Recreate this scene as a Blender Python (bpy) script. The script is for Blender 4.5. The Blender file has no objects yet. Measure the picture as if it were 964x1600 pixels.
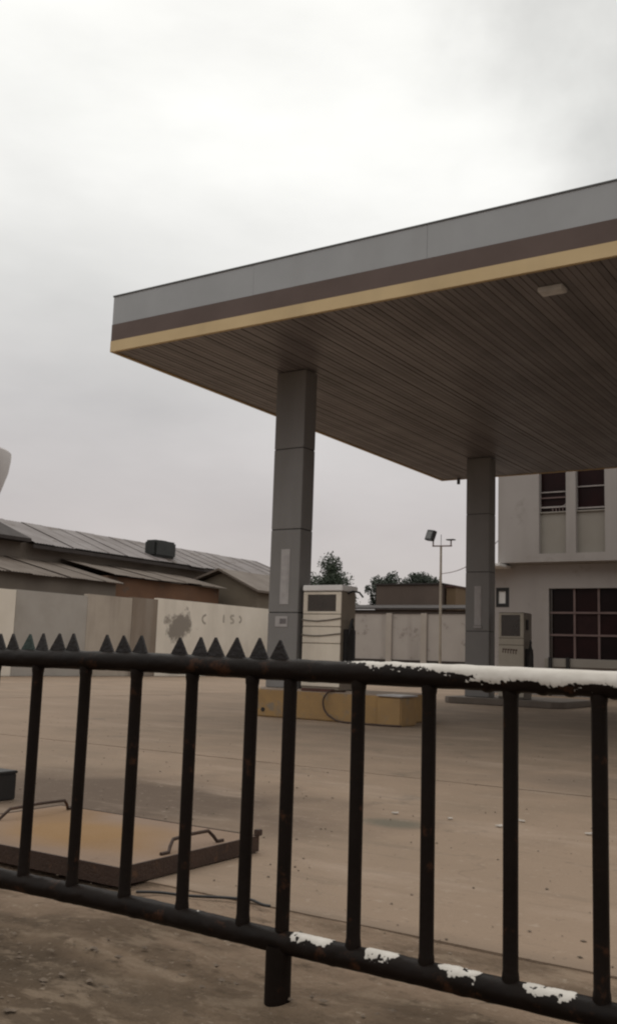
import bpy, bmesh, math, random
from mathutils import Vector, Matrix, noise

random.seed(7)
S = bpy.context.scene
COL = S.collection

# ------------------------------------------------------------------ camera
PITCH, ROLL, YAW = math.radians(8.369), math.radians(1.896), math.radians(33.007)
F = Vector((-math.sin(YAW)*math.cos(PITCH), math.cos(YAW)*math.cos(PITCH), math.sin(PITCH)))
R = Vector((math.cos(YAW), math.sin(YAW), 0))
U = R.cross(F)
RR = R*math.cos(ROLL) + U*math.sin(ROLL)
UU = -R*math.sin(ROLL) + U*math.cos(ROLL)
cd = bpy.data.cameras.new('camera')
cd.sensor_fit = 'VERTICAL'; cd.sensor_height = 36; cd.lens = 36*1523.9/1600
cd.clip_start = 0.05; cd.clip_end = 3000
cam = bpy.data.objects.new('camera', cd); COL.objects.link(cam)
cam.matrix_world = Matrix(((RR.x, UU.x, -F.x, 0), (RR.y, UU.y, -F.y, 0), (RR.z, UU.z, -F.z, 1.0), (0, 0, 0, 1)))
S.camera = cam

# ------------------------------------------------------------------ sky and sun (overcast)
SUN_AZ, SUN_EL = math.radians(-48), math.radians(56)
W = bpy.data.worlds.new('World'); S.world = W; W.use_nodes = True
nt = W.node_tree; nt.nodes.clear()
def wn(t, **k):
    n = nt.nodes.new(t)
    for a, v in k.items(): setattr(n, a, v)
    return n
out = wn('ShaderNodeOutputWorld'); bg = wn('ShaderNodeBackground'); bg.inputs['Strength'].default_value = 1.0
sky = wn('ShaderNodeTexSky', sky_type='NISHITA', sun_disc=False, sun_elevation=SUN_EL, sun_rotation=SUN_AZ)
skym = wn('ShaderNodeMix', data_type='RGBA', blend_type='MULTIPLY'); skym.inputs[0].default_value = 1
skym.inputs[7].default_value = (0.08, 0.08, 0.08, 1)
nt.links.new(sky.outputs[0], skym.inputs[6])
tc = wn('ShaderNodeTexCoord'); sx = wn('ShaderNodeSeparateXYZ'); nt.links.new(tc.outputs['Generated'], sx.inputs[0])
ramp = wn('ShaderNodeValToRGB'); nt.links.new(sx.outputs['Z'], ramp.inputs[0])
els = ramp.color_ramp.elements
stops = [(0.0, (.56, .51, .485)), (.13, (.56, .515, .50)), (.24, (.62, .595, .58)), (.36, (.81, .80, .77)), (.50, (1.06, 1.055, 1.01)), (1.0, (1.3, 1.28, 1.22))]
while len(els) < len(stops): els.new(.5)
for e, (q, c) in zip(els, stops): e.position = q; e.color = (*c, 1)
mp = wn('ShaderNodeMapping'); mp.inputs['Scale'].default_value = (1.6, 1.6, 4.2); nt.links.new(tc.outputs['Generated'], mp.inputs[0])
mp.inputs['Location'].default_value = (2.3, .4, 1.7)
cl = wn('ShaderNodeTexNoise'); cl.inputs['Scale'].default_value = 1.35; cl.inputs['Detail'].default_value = 7; cl.inputs['Roughness'].default_value = .52
nt.links.new(mp.outputs[0], cl.inputs[0])
cm = wn('ShaderNodeMapRange'); cm.inputs[1].default_value = .3; cm.inputs[2].default_value = .72; cm.inputs[3].default_value = .86; cm.inputs[4].default_value = 1.14
nt.links.new(cl.outputs[0], cm.inputs[0])
mul = wn('ShaderNodeMix', data_type='RGBA', blend_type='MULTIPLY'); mul.inputs[0].default_value = 1
nt.links.new(ramp.outputs[0], mul.inputs[6]); nt.links.new(cm.outputs[0], mul.inputs[7])
# a greyer bank of cloud, high on the right
dv = wn('ShaderNodeVectorMath', operation='DISTANCE'); dv.inputs[1].default_value = (-.17, .80, .57)
nt.links.new(tc.outputs['Generated'], dv.inputs[0])
cl2 = wn('ShaderNodeTexNoise'); cl2.inputs['Scale'].default_value = 5.5; cl2.inputs['Detail'].default_value = 6; nt.links.new(tc.outputs['Generated'], cl2.inputs[0])
ad = wn('ShaderNodeMath', operation='MULTIPLY_ADD'); ad.inputs[1].default_value = .42; nt.links.new(cl2.outputs[0], ad.inputs[0]); nt.links.new(dv.outputs['Value'], ad.inputs[2])
bk = wn('ShaderNodeMapRange', interpolation_type='SMOOTHSTEP'); bk.inputs[1].default_value = .18; bk.inputs[2].default_value = .45; bk.inputs[3].default_value = .62; bk.inputs[4].default_value = 1.0; nt.links.new(ad.outputs[0], bk.inputs[0])
mul2 = wn('ShaderNodeMix', data_type='RGBA', blend_type='MULTIPLY'); mul2.inputs[0].default_value = 1
nt.links.new(mul.outputs[2], mul2.inputs[6]); nt.links.new(bk.outputs[0], mul2.inputs[7]); mul = mul2
mx = wn('ShaderNodeMix', data_type='RGBA'); mx.inputs[0].default_value = .93
nt.links.new(skym.outputs[2], mx.inputs[6]); nt.links.new(mul.outputs[2], mx.inputs[7])
nt.links.new(mx.outputs[2], bg.inputs[0]); nt.links.new(bg.outputs[0], out.inputs[0])

sl = bpy.data.lights.new('sun', 'SUN'); sl.energy = 0.5; sl.angle = math.radians(40); sl.color = (1, .95, .88)
so = bpy.data.objects.new('sun', sl); COL.objects.link(so)
to_sun = Vector((math.sin(SUN_AZ)*math.cos(SUN_EL), math.cos(SUN_AZ)*math.cos(SUN_EL), math.sin(SUN_EL)))
so.rotation_euler = to_sun.to_track_quat('Z', 'Y').to_euler()
so.location = (-10, 12, 30)

vs = S.view_settings; vs.view_transform = 'Standard'; vs.look = 'None'; vs.exposure = 0.0; vs.gamma = 1; vs.use_curve_mapping = False
S.cycles.filter_width = 2.2

# ------------------------------------------------------------------ materials
def mat(name, col, col2=None, rough=.75, scale=3.0, contrast=.35, bump=.0, bscale=40., metal=0.0, spec=.4,
        streak=None, streak_amt=.5, spots=None, spots_scale=2.0, spots_lo=.58, coat=0.0):
    m = bpy.data.materials.new(name); m.use_nodes = True
    t = m.node_tree; b = t.nodes['Principled BSDF']
    L = t.links.new
    g = t.nodes.new('ShaderNodeNewGeometry')
    n1 = t.nodes.new('ShaderNodeTexNoise'); n1.inputs['Scale'].default_value = scale; n1.inputs['Detail'].default_value = 6; n1.inputs['Roughness'].default_value = .62
    L(g.outputs['Position'], n1.inputs[0])
    mr = t.nodes.new('ShaderNodeMapRange'); mr.inputs[1].default_value = .5-contrast*.5; mr.inputs[2].default_value = .5+contrast*.5
    L(n1.outputs[0], mr.inputs[0])
    mix = t.nodes.new('ShaderNodeMix'); mix.data_type = 'RGBA'
    mix.inputs[6].default_value = (*col, 1); mix.inputs[7].default_value = (*(col2 or [c*.72 for c in col]), 1)
    L(mr.outputs[0], mix.inputs[0])
    c = mix.outputs[2]
    if streak:
        mpn = t.nodes.new('ShaderNodeMapping'); mpn.inputs['Scale'].default_value = (.75, .75, .12); L(g.outputs['Position'], mpn.inputs[0])
        n2 = t.nodes.new('ShaderNodeTexNoise'); n2.inputs['Scale'].default_value = 1.6; n2.inputs['Detail'].default_value = 5; L(mpn.outputs[0], n2.inputs[0])
        r2 = t.nodes.new('ShaderNodeMapRange'); r2.inputs[1].default_value = .48; r2.inputs[2].default_value = .72; r2.inputs[4].default_value = streak_amt; L(n2.outputs[0], r2.inputs[0])
        m2 = t.nodes.new('ShaderNodeMix'); m2.data_type = 'RGBA'; m2.inputs[7].default_value = (*streak, 1); L(c, m2.inputs[6]); L(r2.outputs[0], m2.inputs[0]); c = m2.outputs[2]
    if spots:
        n3 = t.nodes.new('ShaderNodeTexNoise'); n3.inputs['Scale'].default_value = spots_scale; n3.inputs['Detail'].default_value = 8; n3.inputs['Roughness'].default_value = .68; L(g.outputs['Position'], n3.inputs[0])
        r3 = t.nodes.new('ShaderNodeMapRange'); r3.inputs[1].default_value = spots_lo; r3.inputs[2].default_value = spots_lo+.08; L(n3.outputs[0], r3.inputs[0])
        m3 = t.nodes.new('ShaderNodeMix'); m3.data_type = 'RGBA'; m3.inputs[7].default_value = (*spots, 1); L(c, m3.inputs[6]); L(r3.outputs[0], m3.inputs[0]); c = m3.outputs[2]
    L(c, b.inputs['Base Color'])
    rr = t.nodes.new('ShaderNodeMapRange'); rr.inputs[3].default_value = max(.05, rough-.12); rr.inputs[4].default_value = min(1, rough+.12); L(n1.outputs[0], rr.inputs[0]); L(rr.outputs[0], b.inputs['Roughness'])
    b.inputs['Metallic'].default_value = metal; b.inputs['Specular IOR Level'].default_value = spec
    b.inputs['Coat Weight'].default_value = coat
    if bump:
        nb = t.nodes.new('ShaderNodeTexNoise'); nb.inputs['Scale'].default_value = bscale; nb.inputs['Detail'].default_value = 6; L(g.outputs['Position'], nb.inputs[0])
        bp = t.nodes.new('ShaderNodeBump'); bp.inputs['Strength'].default_value = bump; bp.inputs['Distance'].default_value = .02; L(nb.outputs[0], bp.inputs['Height']); L(bp.outputs[0], b.inputs['Normal'])
    return m

def stain_shade_nodes(m, ells):
    """dark oil / damp stains lying at fixed places on the ground: (x, y, rx, ry, amount, colour)"""
    t = m.node_tree; b = t.nodes['Principled BSDF']; L = t.links.new
    c = b.inputs['Base Color'].links[0].from_socket
    g = t.nodes.new('ShaderNodeNewGeometry')
    wob = t.nodes.new('ShaderNodeTexNoise'); wob.inputs['Scale'].default_value = 1.7; wob.inputs['Detail'].default_value = 6; L(g.outputs['Position'], wob.inputs[0])
    for (x, y, rx, ry, amt, colr) in ells:
        s = t.nodes.new('ShaderNodeVectorMath'); s.operation = 'SUBTRACT'; s.inputs[1].default_value = (x, y, 0); L(g.outputs['Position'], s.inputs[0])
        d = t.nodes.new('ShaderNodeVectorMath'); d.operation = 'DIVIDE'; d.inputs[1].default_value = (rx, ry, 1e6); L(s.outputs[0], d.inputs[0])
        l = t.nodes.new('ShaderNodeVectorMath'); l.operation = 'LENGTH'; L(d.outputs[0], l.inputs[0])
        a = t.nodes.new('ShaderNodeMath'); a.operation = 'ADD'; L(l.outputs['Value'], a.inputs[0]); L(wob.outputs[0], a.inputs[1])
        r = t.nodes.new('ShaderNodeMapRange'); r.inputs[1].default_value = 1.0; r.inputs[2].default_value = 1.75; r.inputs[3].default_value = amt; r.inputs[4].default_value = 0; L(a.outputs[0], r.inputs[0])
        mm = t.nodes.new('ShaderNodeMix'); mm.data_type = 'RGBA'; mm.inputs[7].default_value = (*colr, 1); L(c, mm.inputs[6]); L(r.outputs[0], mm.inputs[0]); c = mm.outputs[2]
    L(c, b.inputs['Base Color'])

def wall_stain(m, y, z, ry, rz, colr):
    """a ragged mould patch at one place on the wall"""
    t = m.node_tree; b = t.nodes['Principled BSDF']; L = t.links.new
    c = b.inputs['Base Color'].links[0].from_socket
    g = t.nodes.new('ShaderNodeNewGeometry')
    s = t.nodes.new('ShaderNodeVectorMath'); s.operation = 'SUBTRACT'; s.inputs[1].default_value = (0, y, z); L(g.outputs['Position'], s.inputs[0])
    d = t.nodes.new('ShaderNodeVectorMath'); d.operation = 'DIVIDE'; d.inputs[1].default_value = (1e6, ry, rz); L(s.outputs[0], d.inputs[0])
    l = t.nodes.new('ShaderNodeVectorMath'); l.operation = 'LENGTH'; L(d.outputs[0], l.inputs[0])
    n = t.nodes.new('ShaderNodeTexNoise'); n.inputs['Scale'].default_value = 2.2; n.inputs['Detail'].default_value = 7; n.inputs['Roughness'].default_value = .7; L(g.outputs['Position'], n.inputs[0])
    k = t.nodes.new('ShaderNodeMath'); k.operation = 'MULTIPLY_ADD'; k.inputs[1].default_value = 2.6; L(n.outputs[0], k.inputs[0]); L(l.outputs['Value'], k.inputs[2])
    r = t.nodes.new('ShaderNodeMapRange'); r.inputs[1].default_value = 1.95; r.inputs[2].default_value = 2.3; r.inputs[3].default_value = .9; r.inputs[4].default_value = 0; L(k.outputs[0], r.inputs[0])
    mm = t.nodes.new('ShaderNodeMix'); mm.data_type = 'RGBA'; mm.inputs[7].default_value = (*colr, 1); L(c, mm.inputs[6]); L(r.outputs[0], mm.inputs[0]); L(mm.outputs[2], b.inputs['Base Color'])

M = {}
M['ground'] = mat('earth', (.16, .12, .085), (.11, .085, .06), .95, .35, .4, .3, 6)
M['slab'] = mat('forecourt_concrete', (.285, .205, .146), (.225, .166, .119), .86, .55, .45, .22, 55, spec=.2, spots=(.16, .122, .09), spots_scale=1.3, spots_lo=.60)
stain_shade_nodes(M['slab'], [(-4.9, 5.15, 1.9, 1.15, .95, (.10, .07, .05)), (-1.0, 18.0, 9.0, 9.5, .65, (.125, .096, .07)), (-2.9, 5.53, .22, .16, .8, (.11, .1, .075)), (-1.9, 8.6, 1.6, .8, .35, (.12, .095, .08)), (-1.6, 3.2, 1.5, .28, .5, (.12, .092, .07)), (-7.6, 11.6, 2.2, 1.0, .3, (.16, .12, .09))])  # the widest ellipse paints the canopy's shade into the slab colour
def weather(m):
    t = m.node_tree; b = t.nodes['Principled BSDF']; L = t.links.new
    c = b.inputs['Base Color'].links[0].from_socket; g = t.nodes.new('ShaderNodeNewGeometry')
    def layer(c, sc, scale, lo, hi, amt, colr, detail=6, rough=.65, loc=(0, 0, 0)):
        mp_ = t.nodes.new('ShaderNodeMapping'); mp_.inputs['Scale'].default_value = sc; mp_.inputs['Location'].default_value = loc; L(g.outputs['Position'], mp_.inputs[0])
        n = t.nodes.new('ShaderNodeTexNoise'); n.inputs['Scale'].default_value = scale; n.inputs['Detail'].default_value = detail; n.inputs['Roughness'].default_value = rough; L(mp_.outputs[0], n.inputs[0])
        r_ = t.nodes.new('ShaderNodeMapRange'); r_.inputs[1].default_value = lo; r_.inputs[2].default_value = hi; r_.inputs[4].default_value = amt; L(n.outputs[0], r_.inputs[0])
        x = t.nodes.new('ShaderNodeMix'); x.data_type = 'RGBA'; x.inputs[7].default_value = (*colr, 1); L(c, x.inputs[6]); L(r_.outputs[0], x.inputs[0]); return x.outputs[2]
    c = layer(c, (1, 1, 1), .33, .5, .68, .55, (.165, .125, .09), loc=(3, 1, 0))
    c = layer(c, (.5, 1.6, 1), 1.1, .54, .70, .5, (.345, .265, .205), loc=(7, 2, 0))
    c = layer(c, (.35, 2.4, 1), 2.6, .56, .68, .45, (.15, .115, .085), 8, .72)
    c = layer(c, (1, 1, 1), 14, .60, .74, .5, (.36, .29, .23), 4, .6)
    c = layer(c, (1, 1, 1), 22, .62, .72, .55, (.12, .09, .068), 4, .6, (5, 5, 0))
    # hairline cracks
    wob = t.nodes.new('ShaderNodeTexNoise'); wob.inputs['Scale'].default_value = 1.8; wob.inputs['Detail'].default_value = 5; L(g.outputs['Position'], wob.inputs[0])
    va = t.nodes.new('ShaderNodeVectorMath'); va.operation = 'MULTIPLY_ADD'; va.inputs[1].default_value = (.9, .9, 0); L(wob.outputs['Color'], va.inputs[0]); L(g.outputs['Position'], va.inputs[2])
    vo = t.nodes.new('ShaderNodeTexVoronoi'); vo.feature = 'DISTANCE_TO_EDGE'; vo.inputs['Scale'].default_value = .42; L(va.outputs[0], vo.inputs['Vector'])
    r_ = t.nodes.new('ShaderNodeMapRange'); r_.inputs[1].default_value = .0015; r_.inputs[2].default_value = .006; r_.inputs[3].default_value = 1; r_.inputs[4].default_value = 0; L(vo.outputs['Distance'], r_.inputs[0])
    mk = t.nodes.new('ShaderNodeTexNoise'); mk.inputs['Scale'].default_value = .8; L(g.outputs['Position'], mk.inputs[0])
    r2 = t.nodes.new('ShaderNodeMapRange'); r2.inputs[1].default_value = .56; r2.inputs[2].default_value = .66; r2.inputs[4].default_value = .16; L(mk.outputs[0], r2.inputs[0])
    mu = t.nodes.new('ShaderNodeMath'); mu.operation = 'MULTIPLY'; L(r_.outputs[0], mu.inputs[0]); L(r2.outputs[0], mu.inputs[1])
    x = t.nodes.new('ShaderNodeMix'); x.data_type = 'RGBA'; x.inputs[7].default_value = (.06, .045, .034, 1); L(c, x.inputs[6]); L(mu.outputs[0], x.inputs[0])
    L(x.outputs[2], b.inputs['Base Color'])
weather(M['slab'])
M['joint'] = mat('joint_dirt', (.085, .065, .048), None, .95)
M['dirt'] = mat('roadside_dirt', (.19, .136, .093), (.075, .053, .036), .96, 1.6, .30, .8, 30, spec=.1, spots=(.25, .185, .132), spots_scale=4.2, spots_lo=.58)
stain_shade_nodes(M['dirt'], [(-2.0, 3.35, 60, .62, .85, (.235, .168, .12)), (-2.1, 1.8, .9, .28, .6, (.06, .046, .034)), (-2.9, 2.3, 1.0, .16, .5, (.065, .05, .036))])
def mottle(m):
    t = m.node_tree; b = t.nodes['Principled BSDF']; L = t.links.new
    c = b.inputs['Base Color'].links[0].from_socket; g = t.nodes.new('ShaderNodeNewGeometry')
    for (sc, loc, scale, lo, hi, amt, colr) in (((.8, 2.0, 1), (4, 2, 0), 1.7, .47, .60, .6, (.07, .049, .032)), ((1, 2.2, 1), (9, 6, 0), 4.5, .52, .62, .55, (.235, .178, .128)), ((1, 1.6, 1), (1, 8, 0), 9.0, .56, .66, .6, (.06, .043, .029)), ((1, 1, 1), (2, 2, 0), 30, .6, .7, .6, (.3, .24, .185))):
        mp_ = t.nodes.new('ShaderNodeMapping'); mp_.inputs['Scale'].default_value = sc; mp_.inputs['Location'].default_value = loc; L(g.outputs['Position'], mp_.inputs[0])
        n = t.nodes.new('ShaderNodeTexNoise'); n.inputs['Scale'].default_value = scale; n.inputs['Detail'].default_value = 7; n.inputs['Roughness'].default_value = .65; L(mp_.outputs[0], n.inputs[0])
        r_ = t.nodes.new('ShaderNodeMapRange'); r_.inputs[1].default_value = lo; r_.inputs[2].default_value = hi; r_.inputs[4].default_value = amt; L(n.outputs[0], r_.inputs[0])
        x = t.nodes.new('ShaderNodeMix'); x.data_type = 'RGBA'; x.inputs[7].default_value = (*colr, 1); L(c, x.inputs[6]); L(r_.outputs[0], x.inputs[0]); c = x.outputs[2]
    L(c, b.inputs['Base Color'])
mottle(M['dirt'])
M['pebble'] = mat('pebble', (.2, .152, .112), (.1, .074, .054), .9, 14, .5)
M['chip'] = mat('pale_scrap', (.5, .45, .4), None, .8, 30)
M['fence'] = mat('fence_paint', (.0062, .0040, .0030), (.0105, .006, .004), .52, 9, .5, .08, 60, spec=.12, spots=(.042, .018, .009), spots_scale=11, spots_lo=.575)
M['spike'] = mat('spike_steel', (.009, .0075, .0075), (.014, .009, .008), .6, 14, .5, .3, 90)
M['spike_green'] = mat('spike_green', (.018, .04, .032), (.02, .028, .024), .6, 14, .5, .3, 90)
M['fascia'] = mat('fascia_grey', (.355, .36, .368), (.305, .31, .318), .5, .8, .5, .03, 6, spec=.3, streak=(.275, .275, .275), streak_amt=.5)
M['band_brown'] = mat('fascia_brown', (.115, .078, .066), (.09, .06, .05), .5, 1.1, .4, spec=.3)
M['band_yellow'] = mat('fascia_yellow', (.60, .45, .25), (.52, .385, .21), .55, 1.1, .4, spec=.3, streak=(.33, .25, .15), streak_amt=.4)
M['trim'] = mat('trim_dark', (.1, .1, .1), None, .6)
M['soffit'] = mat('soffit_strip', (.215, .196, .203), (.145, .131, .136), .42, .9, .5, .05, 3, spec=.5, streak=None)
t_ = M['soffit'].node_tree; b_ = t_.nodes['Principled BSDF']; c_ = b_.inputs['Base Color'].links[0].from_socket
oi = t_.nodes.new('ShaderNodeObjectInfo'); mr_ = t_.nodes.new('ShaderNodeMapRange'); mr_.inputs[3].default_value = .74; mr_.inputs[4].default_value = 1.22; t_.links.new(oi.outputs['Random'], mr_.inputs[0])
mm_ = t_.nodes.new('ShaderNodeMix'); mm_.data_type = 'RGBA'; mm_.blend_type = 'MULTIPLY'; mm_.inputs[0].default_value = 1; t_.links.new(c_, mm_.inputs[6]); t_.links.new(mr_.outputs[0], mm_.inputs[7]); t_.links.new(mm_.outputs[2], b_.inputs['Base Color'])
M['deck'] = mat('deck_dark', (.035, .03, .028), None, .9)
M['lampwhite'] = mat('lamp_white', (.8, .79, .78), None, .4, 4)
M['clad'] = mat('column_cladding', (.22, .21, .203), (.188, .179, .172), .5, 1.3, .5, .03, 5, spec=.22, streak=(.135, .125, .115), streak_amt=.5)
M['clad_core'] = mat('column_core', (.02, .02, .02), None, .9)
M['sign'] = mat('sign_film', (.40, .375, .365), (.30, .28, .275), .5, 9, .5)
M['sign_dark'] = mat('sign_print', (.17, .15, .15), (.11, .1, .1), .5, 12)
M['island'] = mat('island_yellow', (.32, .195, .075), (.23, .145, .07), .8, 3, .5, .25, 50, spots=(.2, .155, .11), spots_scale=3.2, spots_lo=.55)
M['island_grey'] = mat('island_grey', (.16, .13, .108), (.12, .1, .084), .85, 3, .5, .25, 50)
M['island_top'] = mat('island_top', (.27, .2, .15), (.21, .16, .12), .85, 3, .5, .2, 50)
M['hose'] = mat('hose_brown', (.05, .026, .016), None, .6)
M['black'] = mat('black_rubber', (.016, .014, .013), None, .55)
M['redsteel'] = mat('red_steel', (.085, .03, .022), (.05, .022, .016), .7, 9)
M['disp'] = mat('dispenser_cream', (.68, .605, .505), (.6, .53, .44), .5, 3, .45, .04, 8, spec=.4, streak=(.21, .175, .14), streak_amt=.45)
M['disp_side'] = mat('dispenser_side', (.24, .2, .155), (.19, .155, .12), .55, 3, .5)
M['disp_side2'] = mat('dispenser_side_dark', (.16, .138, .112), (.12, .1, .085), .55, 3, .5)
M['disp2'] = mat('dispenser_olive', (.46, .415, .345), (.39, .35, .285), .55, 3, .45, .04, 8, streak=(.17, .145, .12), streak_amt=.45)
M['screen'] = mat('display_dark', (.045, .033, .024), (.03, .022, .016), .25, 6, spec=.5)
M['letter'] = mat('letter_brown', (.085, .045, .03), None, .6)
M['rust'] = mat('rusty_plate', (.25, .178, .132), (.2, .14, .1), .88, 2.4, .5, .3, 60, spec=.15, spots=(.17, .115, .08), spots_scale=2.6, spots_lo=.60)
stain_shade_nodes(M['rust'], [(-3.72, 3.74, .55, .34, .75, (.25, .145, .058)), (-3.35, 3.55, .35, .2, .5, (.23, .135, .06)), (-4.15, 4.0, .25, .3, .5, (.21, .125, .06))])
M['darksteel'] = mat('dark_steel', (.055, .03, .02), (.035, .02, .014), .7, 9, .5, .3, 70, spots=(.09, .045, .025), spots_scale=12)
M['w_cream'] = mat('wall_cream', (.72, .655, .57), (.64, .575, .49), .9, 1.2, .5, .15, 30, streak=(.47, .42, .36), streak_amt=.45)
wall_stain(M['w_cream'], 30.75, 2.02, .95, .62, (.20, .172, .145))
M['w_grey'] = mat('wall_grey', (.40, .368, .335), (.30, .272, .24), .9, .9, .5, .2, 30, streak=(.37, .34, .31), streak_amt=.7)
M['w_beige'] = mat('wall_beige', (.43, .37, .31), (.35, .298, .245), .9, .9, .5, .2, 30, streak=(.19, .155, .125), streak_amt=.6)
M['w_brown'] = mat('wall_brown', (.23, .18, .14), (.19, .15, .115), .9, .9, .5, .2, 30, streak=(.33, .29, .25), streak_amt=.6)
M['w_mould'] = mat('wall_mould', (.30, .265, .225), (.45, .40, .34), .95, 3.2, .35)
M['w_rear'] = mat('wall_rear', (.44, .395, .36), (.37, .33, .3), .9, .8, .5, .2, 20, streak=(.2, .17, .15), streak_amt=.5, spots=(.2, .17, .15), spots_scale=.8, spots_lo=.6)
M['w_pier'] = mat('wall_pier', (.42, .37, .325), (.36, .315, .275), .9, 1, .5)
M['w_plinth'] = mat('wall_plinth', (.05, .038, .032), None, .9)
M['roof_grey'] = mat('roof_sheet_grey', (.2, .175, .17), (.13, .108, .1), .6, .7, .5, spots=(.1, .075, .06), spots_scale=.9, spots_lo=.57, streak=None)
M['roof_dark'] = mat('roof_edge_dark', (.05, .04, .036), None, .9)
M['roof_brown'] = mat('roof_sheet_brown', (.155, .124, .10), (.105, .08, .063), .75, .8, .5, spots=(.17, .14, .11), spots_scale=1.2, spots_lo=.6)
M['roof_rust'] = mat('roof_sheet_rust', (.17, .085, .045), (.12, .065, .04), .85, 1.1, .5, spots=(.11, .08, .06), spots_scale=.9, spots_lo=.55)
M['shedwall'] = mat('shed_wall', (.18, .148, .12), (.13, .106, .086), .9, .7, .5, streak=(.15, .13, .11), streak_amt=.5)
M['hutwall'] = mat('hut_wall', (.185, .15, .11), (.15, .12, .09), .9, .8, .5)
M['tankblack'] = mat('tank_black', (.025, .027, .025), None, .5, 2)
M['tower'] = mat('tower_concrete', (.62, .585, .57), (.54, .505, .49), .85, .6, .5, streak=(.42, .39, .37), streak_amt=.4)
M['off_wall'] = mat('office_wall', (.35, .318, .30), (.31, .28, .262), .85, .5, .5, .08, 12, streak=(.25, .222, .205), streak_amt=.55, spots=(.28, .252, .232), spots_scale=1.1, spots_lo=.58)
M['off_panel'] = mat('office_panel', (.29, .265, .232), (.25, .225, .195), .85, .8, .5)
M['glass'] = mat('dark_glass', (.012, .0045, .0045), (.007, .003, .003), .3, .8, spec=.12)
M['glass_red'] = mat('dark_red_glass', (.019, .0055, .0055), (.011, .004, .004), .35, 1.5, spec=.12)
M['glass_green'] = mat('dark_green_glass', (.008, .012, .006), (.006, .008, .005), .35, 1.5, spec=.12)
M['curtain_red'] = mat('dim_interior', (.033, .015, .014), (.02, .009, .009), .5, 2.5, spec=.12)
M['mullion'] = mat('mullion', (.17, .115, .105), (.13, .085, .08), .6, 3)
M['bar_white'] = mat('bar_white', (.4, .36, .34), None, .6)
M['white'] = mat('white_paint', (.72, .7, .68), (.62, .6, .58), .6, 2)
M['pole'] = mat('pole_cream', (.36, .31, .25), None, .6, 2)
M['lampdark'] = mat('floodlight_body', (.03, .028, .027), None, .5)
M['lampglass'] = mat('floodlight_glass', (.16, .155, .15), (.08, .08, .08), .2, 8)
M['bld_brown'] = mat('far_wall_brown', (.125, .092, .074), (.1, .073, .058), .9, .4, .5, streak=(.09, .066, .054), streak_amt=.5)
M['bld_rust'] = mat('far_wall_rust', (.155, .1, .055), (.12, .08, .045), .9, .4, .5)
M['bark'] = mat('bark', (.06, .045, .035), None, .95, 6)
def leafmat(name, a, b):
    m = mat(name, a, b, .7, .9, .5); return m
M['leaf1'] = leafmat('leaf_dark', (.045, .06, .035), (.03, .042, .026))
M['leaf2'] = leafmat('leaf_darker', (.038, .048, .032), (.026, .034, .024))

# attribute driven paint on the rails
def railmat():
    m = M['fence'].copy(); m.name = 'rail_paint'
    t = m.node_tree; b = t.nodes['Principled BSDF']; L = t.links.new
    c = b.inputs['Base Color'].links[0].from_socket
    at = t.nodes.new('ShaderNodeAttribute'); at.attribute_name = 'paint'
    r = t.nodes.new('ShaderNodeMapRange'); r.inputs[1].default_value = .42; r.inputs[2].default_value = .58; L(at.outputs['Fac'], r.inputs[0])
    n = t.nodes.new('ShaderNodeTexNoise'); n.inputs['Scale'].default_value = 22; n.inputs['Detail'].default_value = 5
    g = t.nodes.new('ShaderNodeNewGeometry'); L(g.outputs['Position'], n.inputs[0])
    cr = t.nodes.new('ShaderNodeMix'); cr.data_type = 'RGBA'; cr.inputs[6].default_value = (.46, .42, .37, 1); cr.inputs[7].default_value = (.66, .62, .57, 1); L(n.outputs[0], cr.inputs[0])
    mm = t.nodes.new('ShaderNodeMix'); mm.data_type = 'RGBA'; L(r.outputs[0], mm.inputs[0]); L(c, mm.inputs[6]); L(cr.outputs[2], mm.inputs[7]); L(mm.outputs[2], b.inputs['Base Color'])
    return m
M['rail'] = railmat()

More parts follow.
